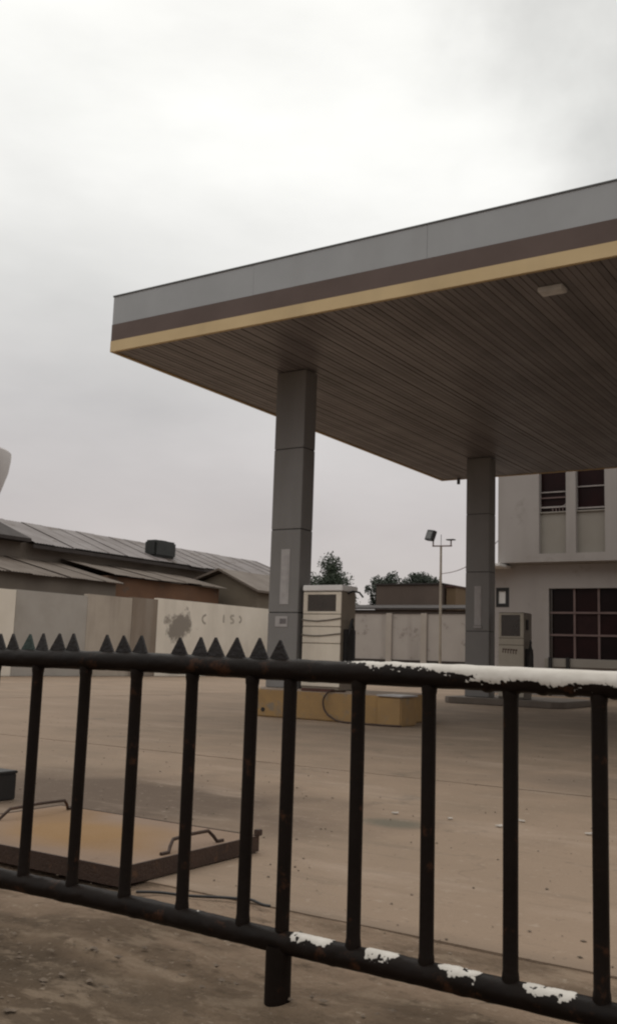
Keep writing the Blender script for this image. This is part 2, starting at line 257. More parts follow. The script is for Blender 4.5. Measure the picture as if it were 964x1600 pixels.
# ------------------------------------------------------------------ mesh helpers
class MB:
    def __init__(s): s.v = []; s.f = []; s.smooth = False
    def box(s, x0, y0, z0, x1, y1, z1):
        b = len(s.v)
        s.v += [(x0,y0,z0),(x1,y0,z0),(x1,y1,z0),(x0,y1,z0),(x0,y0,z1),(x1,y0,z1),(x1,y1,z1),(x0,y1,z1)]
        s.f += [tuple(b+i for i in q) for q in ((0,3,2,1),(4,5,6,7),(0,1,5,4),(1,2,6,5),(2,3,7,6),(3,0,4,7))]
        return s
    def prism(s, pts, z0, z1):                       # pts counter-clockwise in XY
        b = len(s.v); n = len(pts)
        s.v += [(x, y, z0) for x, y in pts] + [(x, y, z1) for x, y in pts]
        s.f += [tuple(b+n-1-i for i in range(n)), tuple(b+n+i for i in range(n))]
        s.f += [(b+i, b+(i+1) % n, b+n+(i+1) % n, b+n+i) for i in range(n)]
        return s
    def extr(s, pts, axis, a0, a1):                  # polygon pts=(p,q) extruded along axis 'x' (pts=y,z) or 'y' (pts=x,z)
        b = len(s.v); n = len(pts)
        mk = (lambda p, q, a: (a, p, q)) if axis == 'x' else (lambda p, q, a: (p, a, q))
        s.v += [mk(p, q, a0) for p, q in pts] + [mk(p, q, a1) for p, q in pts]
        s.f += [tuple(b+n-1-i for i in range(n)), tuple(b+n+i for i in range(n))]
        s.f += [(b+i, b+(i+1) % n, b+n+(i+1) % n, b+n+i) for i in range(n)]
        return s
    def tube(s, pts, r, n=10, caps=True):
        pts = [Vector(p) for p in pts]; b0 = len(s.v); rs = r if isinstance(r, (list, tuple)) else [r]*len(pts)
        ref = None
        for i, p in enumerate(pts):
            d = (pts[min(i+1, len(pts)-1)]-pts[max(i-1, 0)]).normalized()
            if ref is None: ref = Vector((0,0,1)) if abs(d.z) < .9 else Vector((1,0,0))
            u = d.cross(ref).normalized(); w = u.cross(d).normalized(); ref = w
            for k in range(n):
                a = 2*math.pi*k/n; s.v.append(tuple(p+(u*math.cos(a)+w*math.sin(a))*rs[i]))
        for i in range(len(pts)-1):
            for k in range(n):
                a = b0+i*n+k; b = b0+i*n+(k+1) % n
                s.f.append((a, b, b+n, a+n))
        if caps:
            s.f.append(tuple(b0+n-1-k for k in range(n))); e = b0+(len(pts)-1)*n; s.f.append(tuple(e+k for k in range(n)))
        return s
    def lathe(s, cx, cy, prof, n=28):
        b = len(s.v)
        for r, z in prof:
            for k in range(n):
                a = 2*math.pi*k/n; s.v.append((cx+r*math.cos(a), cy+r*math.sin(a), z))
        for i in range(len(prof)-1):
            for k in range(n):
                a = b+i*n+k; c = b+i*n+(k+1) % n; s.f.append((a, c, c+n, a+n))
        s.f.append(tuple(b+n-1-k for k in range(n))); e = b+(len(prof)-1)*n; s.f.append(tuple(e+k for k in range(n)))
        return s
    def mesh(s, name, m, bevel=0, smooth=False):
        me = bpy.data.meshes.new(name); me.from_pydata(s.v, [], s.f)
        bm = bmesh.new(); bm.from_mesh(me); bmesh.ops.recalc_face_normals(bm, faces=bm.faces)
        if bevel: bmesh.ops.bevel(bm, geom=bm.edges[:], offset=bevel, segments=2, affect='EDGES', clamp_overlap=True)
        bm.to_mesh(me); bm.free(); me.materials.append(m)
        if smooth:
            for p in me.polygons: p.use_smooth = True
            me.set_sharp_from_angle(angle=math.radians(40))
        return me
    def build(s, name, m, parent=None, bevel=0, smooth=False):
        return link(name, s.mesh(name, m, bevel, smooth), parent)

def link(name, data, parent=None):
    o = bpy.data.objects.new(name, data); COL.objects.link(o)
    if parent: o.parent = parent
    return o
def tag(o, label=None, cat=None, group=None, kind=None):
    if label: o['label'] = label
    if cat: o['category'] = cat
    if group: o['group'] = group
    if kind: o['kind'] = kind
    return o
def thing(name, label, cat, group=None):
    o = link(name, None); o.empty_display_size = .1
    return tag(o, label, cat, group)
def B(*a): return MB().box(*a)

def wall_holes(x0, x1, z0, z1, y0, y1, holes):
    """a wall in the XZ plane, front face y0, back y1, with rectangular openings and their reveals"""
    xs = sorted({x0, x1, *[h[0] for h in holes], *[h[1] for h in holes]}); zs = sorted({z0, z1, *[h[2] for h in holes], *[h[3] for h in holes]})
    m = MB()
    inh = lambda x, z: any(h[0] < x < h[1] and h[2] < z < h[3] for h in holes)
    q = lambda *p: (m.f.append(tuple(len(m.v)+i for i in range(4))), m.v.extend(p))
    for a, b in zip(xs, xs[1:]):
        for c, d in zip(zs, zs[1:]):
            if inh((a+b)/2, (c+d)/2): continue
            for y in (y0, y1): q((a,y,c),(b,y,c),(b,y,d),(a,y,d))
    for (a, b, c, d) in list(holes)+[(x0, x1, z0, z1)]:
        q((a,y0,c),(b,y0,c),(b,y1,c),(a,y1,c)); q((a,y0,d),(b,y0,d),(b,y1,d),(a,y1,d))
        q((a,y0,c),(a,y1,c),(a,y1,d),(a,y0,d)); q((b,y0,c),(b,y1,c),(b,y1,d),(b,y0,d))
    return m

# ------------------------------------------------------------------ ground
g = MB(); g.v = [(-900,-900,-.09),(900,-900,-.09),(900,900,-.09),(-900,900,-.09)]; g.f = [(0,1,2,3)]
tag(g.build('ground', M['ground']), 'bare brown earth reaching to the horizon', 'ground', kind='structure')

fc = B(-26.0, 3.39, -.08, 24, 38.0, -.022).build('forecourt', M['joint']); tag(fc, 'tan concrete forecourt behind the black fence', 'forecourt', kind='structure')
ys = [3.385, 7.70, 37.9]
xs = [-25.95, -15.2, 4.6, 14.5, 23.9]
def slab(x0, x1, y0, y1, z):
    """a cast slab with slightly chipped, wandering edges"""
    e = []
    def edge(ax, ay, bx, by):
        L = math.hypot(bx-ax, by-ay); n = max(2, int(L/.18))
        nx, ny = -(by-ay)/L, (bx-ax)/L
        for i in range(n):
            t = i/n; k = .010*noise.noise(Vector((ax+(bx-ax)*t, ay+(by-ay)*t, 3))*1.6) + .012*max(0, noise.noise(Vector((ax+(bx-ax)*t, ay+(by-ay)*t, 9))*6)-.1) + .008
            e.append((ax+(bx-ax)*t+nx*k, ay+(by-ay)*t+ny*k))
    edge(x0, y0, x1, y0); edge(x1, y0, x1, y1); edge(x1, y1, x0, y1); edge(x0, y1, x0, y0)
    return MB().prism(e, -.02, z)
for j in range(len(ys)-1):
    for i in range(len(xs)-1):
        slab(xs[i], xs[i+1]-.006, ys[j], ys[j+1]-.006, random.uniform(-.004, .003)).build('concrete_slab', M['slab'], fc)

# roadside dirt strip in front of the fence
d = MB(); nx, ny = 430, 212; X0, X1, Y0, Y1 = -8.5, 4.5, -3.0, 3.44
for j in range(ny+1):
    for i in range(nx+1):
        x = X0+(X1-X0)*i/nx; y = Y0+(Y1-Y0)*j/ny
        z = .022*noise.noise(Vector((x*1.3, y*2.2, 0))) + .014*noise.noise(Vector((x*4, y*6, 5))) + .006*noise.noise(Vector((x*13, y*15, 8)))
        k = min(1, (Y1-y)/.25)
        d.v.append((x, y, -.016*k + z*k - .007*(1-k)))
for j in range(ny):
    for i in range(nx):
        a = j*(nx+1)+i; d.f.append((a, a+1, a+nx+2, a+nx+1))
tag(d.build('dirt_verge', M['dirt'], smooth=True), 'uneven brown dirt strip in front of the fence', 'dirt', kind='structure')

def rock(m, x, y, z, r, seed):
    rnd = random.Random(seed); b = len(m.v)
    o = [(0,0,1),(1,0,0),(0,1,0),(-1,0,0),(0,-1,0),(0,0,-1)]
    a = rnd.uniform(0, 6.28)
    for (px, py, pz) in o:
        k = r*rnd.uniform(.6, 1.25); qx = px*math.cos(a)-py*math.sin(a); qy = px*math.sin(a)+py*math.cos(a)
        m.v.append((x+qx*k*1.3, y+qy*k, z+pz*k*.55))
    m.f += [tuple(b+i for i in t) for t in ((0,1,2),(0,2,3),(0,3,4),(0,4,1),(5,2,1),(5,3,2),(5,4,3),(5,1,4))]
pb = MB()
for i in range(900):
    x = random.uniform(-4.2, .2); y = random.uniform(.9, 2.7); rock(pb, x, y, -.008, random.choice((.004, .005, .007, .010, .013)), i)
tag(pb.build('gravel', M['pebble']), 'small stones and clods scattered on the roadside dirt', 'gravel', kind='stuff')
pb = MB()
for i in range(420):
    y = 2.9 + 9*random.random()**1.6; x = random.uniform(-1.1*y-.3, -.15*y-.2); rock(pb, x, y, .001, random.choice((.004, .005, .007, .009)), i+2000)
tag(pb.build('grit', M['pebble']), 'loose grit scattered over the tan forecourt', 'grit', kind='stuff')
for k, (x, y, w) in enumerate(((-2.69,5.91,.026),(-2.30,6.15,.03),(-2.34,5.86,.035),(-1.83,5.99,.028),(-3.05,5.85,.03))):
    m = MB(); n = 7; a0 = random.random()*6
    pts = [(x+w*random.uniform(.5, 1)*math.cos(a0+6.283*i/n), y+w*random.uniform(.35, .7)*math.sin(a0+6.283*i/n)) for i in range(n)]
    m.prism(pts, .004, .009); m.v = [(vx, vy, vz + (.006 if i == n+2 else 0)) for i, (vx, vy, vz) in enumerate(m.v)]
    which = ('second from left', 'fourth from left', 'third from left', 'rightmost', 'leftmost')[k]
    tag(m.build('paper_scrap', M['chip']), which + ' of the five small pale scraps on the tan forecourt', 'litter', 'pale scraps on the forecourt')

# ------------------------------------------------------------------ fence
FY = 2.565; ZT, ZB, RR_ = .954, .150, .0335
fence = thing('steel_fence', 'black pipe fence with upright bars and spiked top rail, paint flaking white', 'fence')
def smooth(a, b, x):
    t = max(0, min(1, (x-a)/(b-a))); return t*t*(3-2*t)
def rail(name, z0, paintf, lump):
    xsamp = []; x = -6.6
    while x < 3.0:
        xsamp.append(x); x += .0032 if -3.3 < x < -.55 else .06
    n = 40; m = MB(); pv = []
    for x in xsamp:
        sag = .003*math.sin(x*1.9) + .0015*math.sin(x*5.1+1)
        for k in range(n):
            a = 2*math.pi*k/n; ny_, nz_ = math.cos(a), math.sin(a)
            p = paintf(x, ny_, nz_)
            r = RR_ + .0012*noise.noise(Vector((x*18, ny_*2, nz_*2))) + (.0022*p if p > .5 else 0) + lump(x, ny_, nz_)
            m.v.append((x, FY+ny_*r, z0+nz_*r+sag)); pv.append(p)
    for i in range(len(xsamp)-1):
        for k in range(n):
            a = i*n+k; b = i*n+(k+1) % n; m.f.append((a, a+n, b+n, b))
    m.f.append(tuple(range(n))); e = (len(xsamp)-1)*n; m.f.append(tuple(e+n-1-k for k in range(n)))
    me = bpy.data.meshes.new(name); me.from_pydata(m.v, [], m.f); me.materials.append(M['rail'])
    at = me.attributes.new('paint', 'FLOAT', 'POINT'); at.data.foreach_set('value', pv)
    for p in me.polygons: p.use_smooth = True
    return link(name, me, fence)
def top_paint(x, ny_, nz_):
    thr = 1.34 - 1.45*smooth(-1.66, -1.0, x) + .08*math.sin(x*9)
    nn = .55*noise.noise(Vector((x*11, ny_*.7, nz_*1.3))) + .42*noise.noise(Vector((x*34, ny_*2.4, nz_*2.6))) + .42*noise.noise(Vector((x*90, ny_*5, nz_*5))) + .25*noise.noise(Vector((x*190, ny_*9, nz_*9)))
    if x < -1.76: return 0
    return max(0, min(1, .5 + 2.2*(nz_ + nn*.8*(1-.2*smooth(-1, -.8, x)) - thr + .0)))
def top_lump(x, ny_, nz_):
    l = 0
    if nz_ > .5 and -1.72 < x < -1.1: l += .010*max(0, noise.noise(Vector((x*13, 1, 1)))+.05)*(nz_-.5)*2
    if nz_ < -.5 and x > -1.15: l += .012*max(0, noise.noise(Vector((x*26, 4, 2)))-.05)*(-nz_-.5)*2
    return l
PATCH = [(-1.678, -1.512, 1.0), (-1.426, -1.30, 1.0), (-1.197, -1.058, 1.0), (-.96, -.80, 1.0), (-2.293, -2.21, .62), (-2.06, -1.93, .62), (-2.52, -2.46, .5)]
def bot_paint(x, ny_, nz_):
    v = 0
    for a, b, amt in PATCH:
        e = smooth(a-.015, a+.02, x)*(1-smooth(b-.03, b+.015, x))*amt
        if e > 0:
            nn = .6*noise.noise(Vector((x*26, ny_*1.5, nz_*1.5))) + .5*noise.noise(Vector((x*70, ny_*3.6, nz_*3.6))) + .45*noise.noise(Vector((x*170, ny_*8, nz_*8)))
            # laid on the upper, road-facing quarter of the pipe
            v = max(v, min(1, .5+2.4*((.95*nz_-.12*ny_) + nn*.5 - .71 - (1-e)*1.2)))
    return max(0, v)
rail('top_rail', ZT, top_paint, top_lump)
rail('bottom_rail', ZB, bot_paint, lambda x, a, b: .004*max(0, noise.noise(Vector((x*21, a, b)))-.1))
barmesh = MB().tube([(0, 0, ZB+.02), (0, 0, ZB+.036), (0, 0, ZB+.046), (0, 0, ZB+.053), (0, 0, .4), (0, 0, .7), (0, 0, ZT-.054), (0, 0, ZT-.047), (0, 0, ZT-.038), (0, 0, ZT-.02)], [.0232, .023, .022, .0207, .0204, .0208, .0206, .022, .023, .0232], 16, False).mesh('bar', M['fence'], smooth=True)
BARS = [-2.845, -2.598, -2.349, -2.103, -1.856, -1.464, -1.233, -.992, -.754]
BARS += [-3.09-.2465*i for i in range(14)] + [-.51+.243*i for i in range(14)]
for i, x in enumerate(BARS):
    if x in (-4.1625+.0,): continue
    o = link('bar', barmesh, fence); o.location = (x, FY+random.uniform(-.003, .003), 0); o.rotation_euler = (random.uniform(-.004, .004), 0, random.random()*6)
for x in (-1.712, -4.20, .78):
    MB().tube([(x, FY+.001, ZB+.03), (x, FY+.001, ZT-.02)], .0215, 14, False).build('post', M['fence'], fence, smooth=True)
    MB().tube([(x-.008, FY, -.09), (x-.008, FY, ZB-.01)], .040, 16, False).build('post_sleeve', M['fence'], fence, smooth=True)
spk = MB().extr([(-.042, -.008), (.042, -.008), (.0018, .063), (-.0018, .063)], 'y', -.004, .004).mesh('spike', M['spike'])
spk_g = spk.copy(); spk_g.materials[0] = M['spike_green']
TIPS = [-3.07, -2.994, -2.908, -2.834, -2.749, -2.672, -2.502, -2.421, -2.343, -2.166, -2.078, -2.013, -1.928, -1.836, -1.756]
x = -3.15
while x > -6.5: TIPS.append(x); x -= .082
for t in TIPS:
    o = link('spike', spk_g if abs(t+2.908) < .001 else spk, fence); o.location = (t, FY, ZT+RR_-.003+.003*math.sin(t*1.9))
    o.rotation_euler = (random.uniform(-.06, .06), random.uniform(-.05, .05), random.uniform(-.12, .12)); k = random.uniform(.93, 1.05); o.scale = (k, 1, random.uniform(.94, 1.04))

# ------------------------------------------------------------------ tank chamber cover, steel box, cable
lid = thing('chamber_cover', 'raised rusty steel chamber cover with rod handles behind the fence', 'cover')
lx0, lx1, ly0, ly1 = -4.42, -2.985, 3.215, 4.235
B(lx0+.012, ly0+.012, .0, lx1-.012, ly1-.012, .080).build('plate', M['rust'], lid, .003)
B(lx0, ly0, .004, lx1, ly0+.010, .082).build('skirt', M['darksteel'], lid); B(lx0, ly1-.010, .004, lx1, ly1, .082).build('skirt', M['darksteel'], lid)
B(lx1-.010, ly0+.0101, .004, lx1, ly1-.0101, .082).build('skirt', M['darksteel'], lid); B(lx0, ly0+.0101, .004, lx0+.010, ly1-.0101, .082).build('skirt', M['darksteel'], lid)
B(lx1-.02, ly1-.022, .082, lx1+.012, ly1+.012, .112).build('corner_tab', M['darksteel'], lid, .003)
for hx, y0, y1, lean in ((lx1-.045, 3.60, 3.93, -.02), (lx0+.16, 3.66, 4.12, .02)):
    MB().tube([(hx, y0-.07, .086), (hx, y0-.015, .087), (hx+lean*.5, y0+.004, .107), (hx+lean, y0+.035, .135), (hx+lean, (y0+y1)/2, .142), (hx+lean, y1-.035, .140), (hx+lean*.5, y1-.004, .112), (hx, y1+.012, .088), (hx, y1+.06, .086)], .0085, 10).build('handle', M['darksteel'], lid, smooth=True)
bx = thing('steel_box', 'dark steel box at the left edge beyond the rusty chamber cover', 'box')
B(-5.75, 4.30, .0, -5.19, 4.56, .165).build('body', M['black'], bx, .006)
B(-5.755, 4.295, .166, -5.185, 4.565, .185).build('lid', M['black'], bx, .005)
B(-5.5, 4.285, .12, -5.4, 4.2945, .18).build('hasp', M['darksteel'], bx, .002)
pts = []
for i in range(26):
    t = i/25; pts.append((-2.86+.56*t, 3.19+.27*t-.11*smooth(.75, 1, t)+.008*math.sin(t*14), .008+.002*math.sin(t*9)))
tag(MB().tube(pts, .006, 8).build('cable', M['black'], smooth=True), 'thin black cable lying on the ground just behind the fence', 'cable')

# ------------------------------------------------------------------ canopy
CX0, CX1, CY0, CY1, CZ = -11.66, 14.0, 11.60, 24.82, 6.0  # right end is out of view, lengthened to darken soffit and far column
can = thing('station_canopy', 'large flat filling station canopy with grey, brown and yellow fascia', 'canopy')
def ring(z0, z1, o, t):      # four fascia boards, outside offset o, thickness t
    return [(CX0-o, CY0-o, z0, CX1+o, CY0-o+t, z1), (CX0-o, CY1+o-t, z0, CX1+o, CY1+o, z1),
            (CX0-o, CY0-o+t+.0005, z0, CX0-o+t, CY1+o-t-.0005, z1), (CX1+o-t, CY0-o+t+.0005, z0, CX1+o, CY1+o-t-.0005, z1)]
fw = 2.97
for b in ring(6.492, 6.985, 0, .05)[1:]: B(*b).build('fascia_panel', M['fascia'], can)
x = CX0
while x < CX1-.01:            # front fascia in panels with hair joints
    x2 = min(x+fw, CX1); B(x, CY0+random.uniform(-.003, .003), 6.492, x2-.004, CY0+.05, 6.985).build('fascia_panel', M['fascia'], can); x = x2
for b in ring(6.20, 6.49, .004, .05): B(*b).build('brown_band', M['band_brown'], can)
for b in ring(6.005, 6.198, .010, .06): B(*b).build('yellow_band', M['band_yellow'], can, .004)
for b in ring(6.986, 7.010, .012, .075): B(*b).build('coping', M['trim'], can)
B(CX0+.052, CY0+.052, 6.10, CX1-.052, CY1-.052, 6.95).build('roof_deck', M['deck'], can)
n = 0; x = CX0+.062; sm = []
for k in range(6):
    w = .098; m = MB(); m.extr([(0, .03), (0, .004), (.006, 0), (w-.006, 0), (w, .004), (w, .03)], 'y', CY0+.062, CY1-.062); sm.append(m.mesh('soffit_strip', M['soffit']))
while x < CX1-.2:
    o = link('soffit_strip', sm[n % 6], can); o.location = (x, 0, 6.022+random.uniform(-.004, .004)); o.rotation_euler = (random.uniform(-.00025, .00025), random.uniform(-.03, .03), 0); x += .1055; n += 1
MB().tube([(-11.1, 24.7, 6.06), (-11.1, 24.7, 5.86)], .045, 12).build('drain_stub', M['trim'], can, smooth=True)
for k, (lx, ly, lab) in enumerate(((-4.18, 12.28, 'white rectangular light fitting under the canopy soffit near its front edge'),)):
    L_ = thing('soffit_light', lab, 'light fitting')
    B(lx-.17, ly-.11, 5.955, lx+.17, ly+.11, 6.018).build('housing', M['lampwhite'], L_, .008)
    B(lx-.15, ly-.09, 5.945, lx+.15, ly+.09, 5.9545).build('diffuser', M['lampwhite'], L_, .003)

# ------------------------------------------------------------------ columns
def column(cx, cy, label, group, z0, signs):
    c = thing('canopy_column', label, 'column', group); c.location = (cx, cy, 0)
    w, d = .62, .37
    B(.012, .012, z0-.02, w-.012, d-.012, 6.0).build('core', M['clad_core'], c)
    js = [z0, 1.72, 3.165, 4.602, 6.015]
    for a, b in zip(js, js[1:]):
        B(0, 0, a+.006, w, d, b-.008).build('cladding_panel', M['clad'], c, .006)
    if signs:
        B(.235, -.007, 1.86, .415, -.001, 2.815).build('sign_strip', M['sign'], c)
        B(.265, -.011, 2.02, .385, -.0075, 2.70).build('sign_print', M['sign'], c)
        if signs == 2:
            B(.16, -.009, 1.475, .41, -.001, 1.655).build('notice', M['sign'], c)
            B(.255, -.013, 1.525, .385, -.0095, 1.615).build('notice_print', M['sign_dark'], c)
        else: B(.225, -.03, 1.80, .43, -.0075, 1.845).build('sign_bracket', M['sign'], c)
    return c
gr = 'grey clad canopy columns'
column(-9.82, 13.94, 'nearer grey clad canopy column with a pale vertical sign and small notice', gr, .442, 2)
column(-9.80, 22.29, 'farther grey clad canopy column, left of the office building', gr, .15, 1)
column(8.4, 13.94, 'grey clad canopy column right of the picture at the canopy front', gr, .0, 0)
column(8.4, 22.29, 'grey clad canopy column right of the picture at the canopy rear', gr, .0, 0)

# ------------------------------------------------------------------ pump islands
isl = thing('pump_island', 'worn yellow concrete pump island under the nearer column', 'island')
pl = [(-9.42, 13.16), (-7.16, 13.16), (-7.05, 13.25), (-7.05, 14.75), (-7.3, 14.95), (-9.75, 14.95), (-10.0, 14.75), (-10.0, 13.98)]
MB().prism(pl, .0, .43).build('kerb', M['island'], isl, .02)
pl2 = [(-9.39, 13.20), (-7.18, 13.20), (-7.09, 13.28), (-7.09, 14.72), (-7.32, 14.91), (-9.73, 14.91), (-9.96, 14.72), (-9.96, 14.0)]
MB().prism(pl2, .429, .442).build('top_slab', M['island_top'], isl)
B(-7.17, 13.085, .0, -6.76, 13.6, .43).build('end_block', M['island'], isl, .02)
B(-7.17, 13.07, .432, -6.74, 13.6, .455).build('end_cap', M['sign'], isl, .005)
MB().tube([(-9.30, 13.150, .115), (-9.30, 13.175, .115)], .035, 14).build('drain_hole', M['black'], isl)
tag(B(-8.64, 13.25, .443, -8.07, 13.36, .488).build('steel_angle', M['redsteel'], bevel=.006), 'short dark red steel length lying on the yellow pump island', 'steel bar')
pts = [(-8.00, 13.55, .458), (-8.03, 13.22, .462), (-8.07, 13.115, .43), (-8.115, 13.09, .33), (-8.10, 13.085, .21), (-8.04, 13.08, .125), (-7.95, 13.07, .07), (-7.83, 13.05, .03), (-7.68, 13.03, .017), (-7.4, 13.0, .017), (-7.1, 12.98, .017), (-6.85, 12.98, .02), (-6.68, 13.02, .02)]
fine = []
for i in range(len(pts)-1):
    for k in range(4):
        p0, p1, p2, p3 = [Vector(pts[max(0, min(len(pts)-1, i+q))]) for q in (-1, 0, 1, 2)]; t = k/4
        fine.append(.5*((2*p1)+(-p0+p2)*t+(2*p0-5*p1+4*p2-p3)*t*t+(-p0+3*p1-3*p2+p3)*t**3))
tag(MB().tube(fine, .015, 8).build('fallen_hose', M['hose'], smooth=True), 'brown hose looping down over the front of the yellow island', 'hose')
isl2 = thing('pump_island', 'low grey concrete pump island under the farther column', 'island')
MB().prism([(-9.9, 21.6), (-7.4, 21.6), (-7.2, 21.8), (-7.2, 24.2), (-7.5, 24.5), (-9.9, 24.5), (-10.1, 24.3), (-10.1, 21.8)], 0, .148).build('kerb', M['island_grey'], isl2, .02)

# ------------------------------------------------------------------ dispensers
def dispenser(x0, x1, y0, dep, z0, z1, label, body, side, kind):
    t = thing('fuel_dispenser', label, 'fuel dispenser', 'fuel dispensers'); h = z1-z0; w = x1-x0
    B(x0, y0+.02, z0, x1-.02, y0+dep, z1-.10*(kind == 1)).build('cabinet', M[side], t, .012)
    B(x0+.03, y0+.03, z0-.0, x1-.03, y0+dep-.03, z0+.06).build('base', M['black'], t)
    # front door panels stand proud of the cabinet, with seams between
    zs = [z0+.05, z0+.44*h, z0+.60*h, z0+.72*h] if kind == 1 else [z0+.05, z0+.30*h, z0+.62*h, z0+.70*h]
    for a, b in zip(zs, zs[1:]): B(x0+.006, y0, a+.006, x1-.012, y0+.019, b-.006).build('front_panel', M[body], t, .006)
    # head: frame round a sunk display
    hz0, hz1 = zs[-1], z1-.02-.10*(kind == 1)
    hx0, hx1 = x0+.006, x1-.012; bw = .11*w
    for k, b in enumerate(((hx0, hz0+.006, hx1, hz0+.045), (hx0, hz1-.04, hx1, hz1), (hx0, hz0+.0455, hx0+bw, hz1-.0405), (hx1-bw*1.2, hz0+.0455, hx1, hz1-.0405))):
        B(b[0], y0, b[1], b[2], y0+.019, b[3]).build('display_frame', M[body], t, .003)
    B(hx0+bw, y0+.010, hz0+.046, hx1-bw*1.2, y0+.0185, hz1-.041).build('display', M['screen'], t)
    if kind == 1:
        B(x0-.01, y0-.01, z1-.099, x1+.01, y0+dep+.01, z1).build('header', M['white'], t, .012)
        dp = [(x0-.005+w*s_, y0-.012, z0+.665*h-.035*math.sin(math.pi*s_)*(1 if s_ < .5 else .8)+.03*s_) for s_ in [i/14 for i in range(15)]]
        MB().tube(dp, .011, 8).build('front_cable', M['disp_side2'], t, smooth=True)
        dp = [(x0-.005+w*s_, y0-.012, z0+.52*h-.02*math.sin(math.pi*s_*1.3)+.012*s_) for s_ in [i/14 for i in range(15)]]
        MB().tube(dp, .011, 8).build('front_cable', M['disp_side2'], t, smooth=True)
        arm = [(x1-.02, y0+dep*.45, z1-.13), (x1+.06, y0+dep*.5, z1-.09), (x1+.16, y0+dep*.6, z1-.11), (x1+.22, y0+dep*.65, z1-.19)]
        MB().tube(arm, .016, 8).build('hose_arm', M['black'], t, smooth=True)
    # nozzle holster and hose on the right-hand side
    B(x1-.0195, y0+.10, z0+.25*h, x1+.055, y0+dep-.10, z0+.58*h).build('holster', M['black'], t, .012)
    nz = MB(); nz.tube([(x1+.04, y0+.16, z0+.50*h), (x1+.085, y0+.16, z0+.60*h), (x1+.09, y0+.20, z0+.66*h), (x1+.06, y0+.27, z0+.68*h)], [.022, .026, .026, .016], 10)
    nz.build('nozzle', M['black'], t, smooth=True)
    hs = [(x1+.05, y0+.26, z0+.66*h), (x1+.12, y0+.24, z0+.52*h), (x1+.14, y0+.2, z0+.3*h), (x1+.10, y0+.18, z0+.12*h), (x1+.05, y0+.22, z0+.09*h), (x1+.01, y0+.3, z0+.16*h)]
    MB().tube(hs, .018, 8).build('hose', M['black'], t, smooth=True)
    if kind == 2:
        B(x1-.0195, y0+.18, z0+.80*h, x1+.006, y0+.30, z0+.92*h).build('side_vent', M['black'], t, .004)
        # row of brown capitals, too worn to read
        lx = x0+.11; lz = z0+.535*h
        for k, (dx, wd) in enumerate(((0, .05), (.062, .05), (.125, .05), (.19, .055), (.257, .05), (.32, .045))):
            m = MB(); y = y0-.004; zt = lz+.09-.05*dx; zb = lz-.01-.10*dx
            m.box(lx+dx, y, zb, lx+dx+.02, y0-.0005, zt); m.box(lx+dx+.0201, y, zt-.035, lx+dx+wd, y0-.0005, zt)
            m.build('letter', M['letter'], t)
    return t
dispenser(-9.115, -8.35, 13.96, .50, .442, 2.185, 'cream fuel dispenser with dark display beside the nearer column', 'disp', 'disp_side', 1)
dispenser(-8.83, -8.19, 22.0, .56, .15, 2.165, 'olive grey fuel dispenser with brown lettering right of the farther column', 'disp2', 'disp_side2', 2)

# ------------------------------------------------------------------ boundary walls
bw = thing('boundary_wall', 'long left boundary wall in cream, grey and brown painted sections', 'wall')
for (y0, y1, z, mm, o) in ((10, 22.25, 2.86, 'w_cream', 0), (22.252, 25.53, 2.88, 'w_grey', .012), (25.532, 27.88, 2.96, 'w_beige', 0), (27.882, 29.33, 3.0, 'w_brown', .01), (29.332, 38.2, 3.06, 'w_cream', -.012)):
    B(-26.22, y0, 0, -26.0+o, y1, z).build('wall_section', M[mm], bw, .01)
# remains of lettering on the white section
def stroke(pts, w):
    m = MB(); b = 0
    for (a, c), (e, f) in zip(pts, pts[1:]):
        dx, dz = e-a, f-c; L = math.hypot(dx, dz); nx_, nz_ = -dz/L*w/2, dx/L*w/2
        m.extr([(a-nx_, c-nz_), (e-nx_, f-nz_), (e+nx_, f+nz_), (a+nx_, c+nz_)], 'x', -26.0115, -26.0075-random.random()*.002)
    return m
stroke([(32.4, 2.56), (32.2, 2.48), (32.16, 2.36), (32.22, 2.24), (32.4, 2.18)], .09).build('wall_letter', M['w_mould'], bw)
stroke([(33.62, 2.62), (33.62, 2.28)], .11).build('wall_letter', M['w_mould'], bw)
stroke([(34.35, 2.62), (34.12, 2.6), (34.1, 2.5), (34.32, 2.42), (34.34, 2.32), (34.1, 2.28)], .10).build('wall_letter', M['w_mould'], bw)
stroke([(34.72, 2.62), (34.86, 2.54), (34.88, 2.42), (34.74, 2.32)], .09).build('wall_letter', M['w_mould'], bw)

rw = thing('rear_wall', 'grey rendered rear boundary wall with piers and dark base behind the pumps', 'wall')
B(-26.0, 38.0, 0, 12, 38.2, 2.93).build('panel_wall', M['w_rear'], rw)
B(-25.98, 37.97, 0, 12, 37.999, .95).build('plinth', M['w_plinth'], rw)  # dark strip along the foot of the wall
for x in (-24.2, -20.26, -18.58, -15.2, -11.5): B(x-.14, 37.90, .0, x+.14, 37.968, 2.95).build('pier', M['w_pier'], rw, .01)
B(-26.0, 37.96, 2.935, 12, 38.24, 3.01).build('coping', M['w_plinth'], rw)

